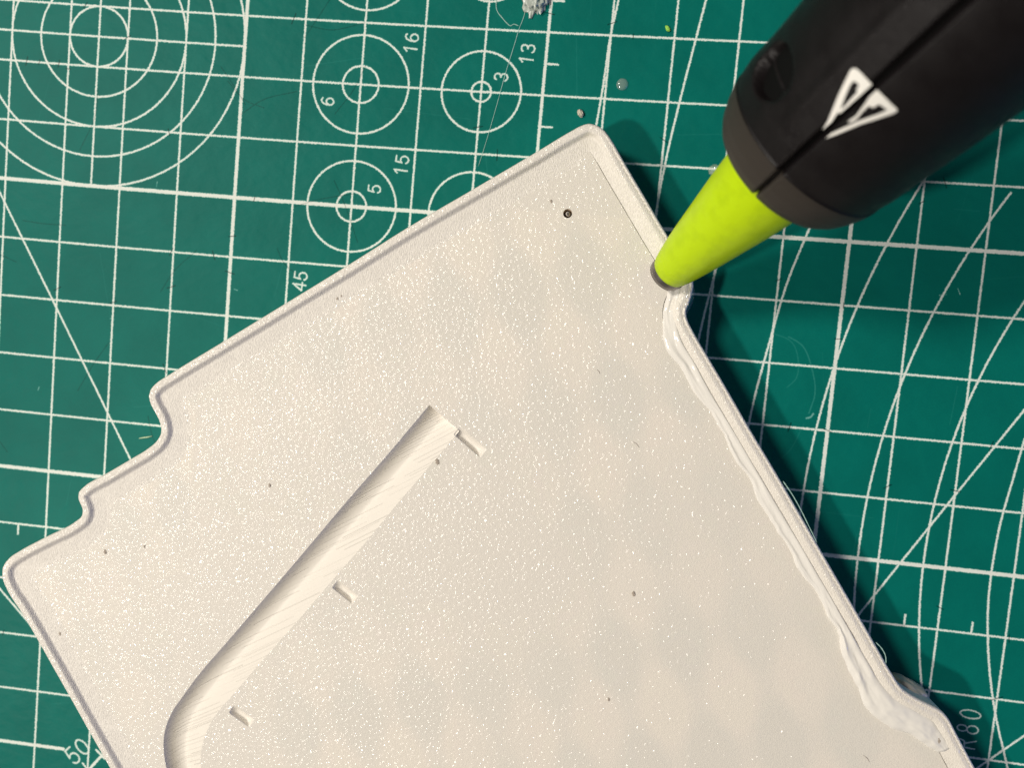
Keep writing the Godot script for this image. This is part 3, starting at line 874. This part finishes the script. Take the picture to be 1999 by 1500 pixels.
func make_materials() -> void:
	var white := Color(0.785, 0.738, 0.667)
	var m := std(white, 0.5, 0.3)
	m.heightmap_enabled = true
	m.heightmap_scale = 0.0025
	m.heightmap_texture = noise_tex(1024, 0.08, FastNoiseLite.TYPE_SIMPLEX, 13, 3)
	m.uv1_scale = Vector3(0.73, 0.73, 1)
	# the print's crossing infill shows faintly through the thin floor
	var patchy := FastNoiseLite.new()
	patchy.frequency = 0.006
	patchy.seed = 15
	var weave := Image.create(512, 512, false, Image.FORMAT_RGB8)
	for y in 512:
		for x in 512:
			var p := Vector2(x, y).rotated(0.35) / 512.0 * 166.0
			var tri := sin((p.x + 0.55 * p.y) * TAU / 21.0) * sin((p.x - 0.55 * p.y) * TAU / 21.0)
			var k := clampf(tri * 3.0, -1.0, 1.0) * clampf(0.45 + 1.6 * patchy.get_noise_2d(x, y), 0.0, 1.0)
			weave.set_pixel(x, y, Color(0.98 + 0.019 * k, 0.98 + 0.013 * k, 0.978 + 0.01 * k))
	m.detail_enabled = true
	m.detail_blend_mode = BaseMaterial3D.BLEND_MODE_MUL
	m.detail_albedo = ImageTexture.create_from_image(weave)
	m.detail_uv_layer = BaseMaterial3D.DETAIL_UV_2
	m.uv2_scale = Vector3(0.12, 0.12, 1)
	M.tray_floor = m
	m = std(Color.WHITE, 0.13, 0.32)
	m.albedo_color.a = 0.02
	m.transparency = BaseMaterial3D.TRANSPARENCY_ALPHA
	m.normal_enabled = true
	var pebble := FastNoiseLite.new()
	pebble.noise_type = FastNoiseLite.TYPE_SIMPLEX_SMOOTH
	pebble.frequency = 0.085
	pebble.fractal_octaves = 2
	pebble.seed = 3
	var grey := pebble.get_image(2048, 2048).get_data()
	var bumps := Image.create_from_data(2048, 2048, false, Image.FORMAT_L8, grey)
	bumps.bump_map_to_normal_map(2.7)
	m.normal_texture = ImageTexture.create_from_image(bumps)
	m.normal_scale = 1.0
	m.uv1_scale = Vector3(0.12, 0.12, 1)
	M.skin = m
	m = std(white, 0.42, 0.5)
	m.heightmap_enabled = true
	m.heightmap_scale = 0.005
	m.heightmap_texture = noise_tex(512, 0.05, FastNoiseLite.TYPE_SIMPLEX, 7, 2)
	m.uv1_scale = Vector3(5.0, 0.8, 1)
	M.tray_rim = m
	M.tray_wall = std(white, 0.45, 0.5)
	# layer marks across the groove: thin irregular lines
	var im := Image.create(512, 512, false, Image.FORMAT_L8)
	im.fill(Color(0.8, 0.8, 0.8))
	rng.seed = 40
	var rowv := 0.0
	var tone := 0.8
	for y in 512:
		if rowv <= 0.0:
			rowv = rng.randf_range(5.0, 16.0)
			tone = rng.randf_range(0.2, 0.75)
		rowv -= 1.0
		for x in 512:
			var val := 0.8 if rowv > 1.5 or (x + int(tone * 977.0)) % 512 < 180 else tone
			im.set_pixel(x, y, Color(val, val, val))
	m = std(white, 0.5, 0.4)
	m.heightmap_enabled = true
	m.heightmap_scale = 0.012
	m.heightmap_texture = ImageTexture.create_from_image(im)
	M.tray_groove = m
	M.pit = std(Color(0.62, 0.5, 0.38), 0.6)
	M.glue = std(Color(0.8, 0.77, 0.72), 0.1, 0.5)
	M.clear_glue = std(Color(0.86, 0.86, 0.82), 0.06, 0.5)
	M.clear_glue.albedo_color.a = 0.16
	M.clear_glue.transparency = BaseMaterial3D.TRANSPARENCY_ALPHA
	M.old_glue = std(Color(0.52, 0.47, 0.38), 0.35)
	M.scrap = std(Color(0.62, 0.66, 0.6), 0.26)
	M.scrap.transparency = BaseMaterial3D.TRANSPARENCY_ALPHA
	M.scrap.albedo_color.a = 0.62
	M.thread = std(Color(0.6, 0.88, 0.78), 0.3)
	M.thread.transparency = BaseMaterial3D.TRANSPARENCY_ALPHA
	M.thread.albedo_color.a = 0.38
	M.fleck = std(Color(0.3, 0.62, 0.08), 0.5)
	M.sliver = std(Color(0.5, 0.66, 0.42), 0.4)
	M.speck = std(Color(0.4, 0.34, 0.28), 0.7)
	M.hair = std(Color(0.4, 0.34, 0.29), 0.5)
	m = std(Color(0.006, 0.0045, 0.005), 0.43, 0.33)
	m.heightmap_enabled = true
	m.heightmap_scale = 0.003
	m.heightmap_texture = noise_tex(512, 0.09, FastNoiseLite.TYPE_SIMPLEX, 31, 3)
	var worn := Gradient.new()
	worn.colors = PackedColorArray([Color(0.36, 0.36, 0.36), Color(0.56, 0.56, 0.56)])
	var handled := noise_tex(512, 0.006, FastNoiseLite.TYPE_SIMPLEX, 77, 3)
	handled.color_ramp = worn
	m.roughness_texture = handled
	m.roughness = 1.0
	M.gun = m
	M.gun_band = std(Color(0.034, 0.028, 0.023), 0.55, 0.35)
	M.core = std(Color(0.004, 0.004, 0.004), 0.8, 0.2)
	M.sleeve = std(Color(0.47, 0.66, 0.0), 0.42, 0.4)
	var ramp := Gradient.new()
	ramp.offsets = PackedFloat32Array([0.0, 0.36, 0.52, 1.0])
	ramp.colors = PackedColorArray([Color(0.95, 0.96, 0.9), Color(0.985, 0.985, 0.97), Color(1, 1, 1), Color(1, 1, 1)])
	var smudge := noise_tex(512, 0.005, FastNoiseLite.TYPE_SIMPLEX, 52, 4)
	smudge.color_ramp = ramp
	M.sleeve.albedo_texture = smudge
	M.sleeve.heightmap_enabled = true
	M.sleeve.heightmap_scale = 0.003
	M.sleeve.heightmap_texture = noise_tex(512, 0.008, FastNoiseLite.TYPE_SIMPLEX, 53, 4)
	M.metal = std(Color(0.26, 0.24, 0.23), 0.35)
	M.metal.metallic = 0.9
	M.gun_print = std(Color(0.8, 0.78, 0.73), 0.5)

# ---------------------------------------------------------------- scene

func _ready() -> void:
	var cam := Camera3D.new()
	cam.name = "camera"
	var lens := CameraAttributesPhysical.new()
	lens.frustum_focal_length = 24.0
	lens.frustum_focus_distance = 0.118
	lens.frustum_near = 0.005
	lens.frustum_far = 6.0
	lens.exposure_aperture = 16.0
	cam.attributes = lens
	cam.near = 0.005
	cam.far = 6.0
	cam.fov = 53.1301
	cam.transform = Transform3D(Basis(Vector3(0.99233009, -0.08774073, -0.08707787), Vector3(-0.09198756, -0.05355366, -0.99431901), Vector3(0.08257894, 0.99470275, -0.06121396)), Vector3(59.55990621, 125.08160443, 19.20046091) * MM)
	add_child(cam)
	cam.current = true

	var we := WorldEnvironment.new()
	we.name = "environment"
	var env := Environment.new()
	env.background_mode = Environment.BG_COLOR
	env.background_color = Color(0.07, 0.067, 0.062).linear_to_srgb()
	env.tonemap_mode = Environment.TONE_MAPPER_LINEAR
	env.tonemap_exposure = 1.1
	env.sdfgi_enabled = true
	env.ssao_enabled = true
	env.ssil_enabled = true
	we.environment = env
	add_child(we)

	lamp("desk_lamp_light", Vector3(-550, 900, 352), 0.66, 0.036, Color(1.0, 0.972, 0.93))
	lamp("ceiling_lamp_light", Vector3(-636, 900, -282), 0.80, 0.1, Color(1.0, 0.972, 0.93))
	var blue := AreaLight3D.new()
	blue.name = "screen_light"
	blue.light_color = Color(0.25, 0.5, 1.0)
	blue.light_energy = 0.04
	blue.area_size = Vector2(0.5, 0.1)
	blue.position = Vector3(520, 60, 40) * MM
	blue.shadow_enabled = true
	add_child(blue)
	blue.look_at_from_position(blue.position, Vector3(0.12, 0.03, -0.03))

	rng.seed = 1
	make_materials()
	build_mat()
	build_tray()
	build_glue()
	build_gun()

func lamp(called: String, at: Vector3, energy: float, size: float, color: Color) -> void:
	var l := OmniLight3D.new()
	l.name = called
	l.position = at * MM
	l.light_energy = energy
	l.light_size = size
	l.light_color = color
	l.omni_range = 4.0
	l.omni_attenuation = 2.0
	l.shadow_enabled = true
	add_child(l)
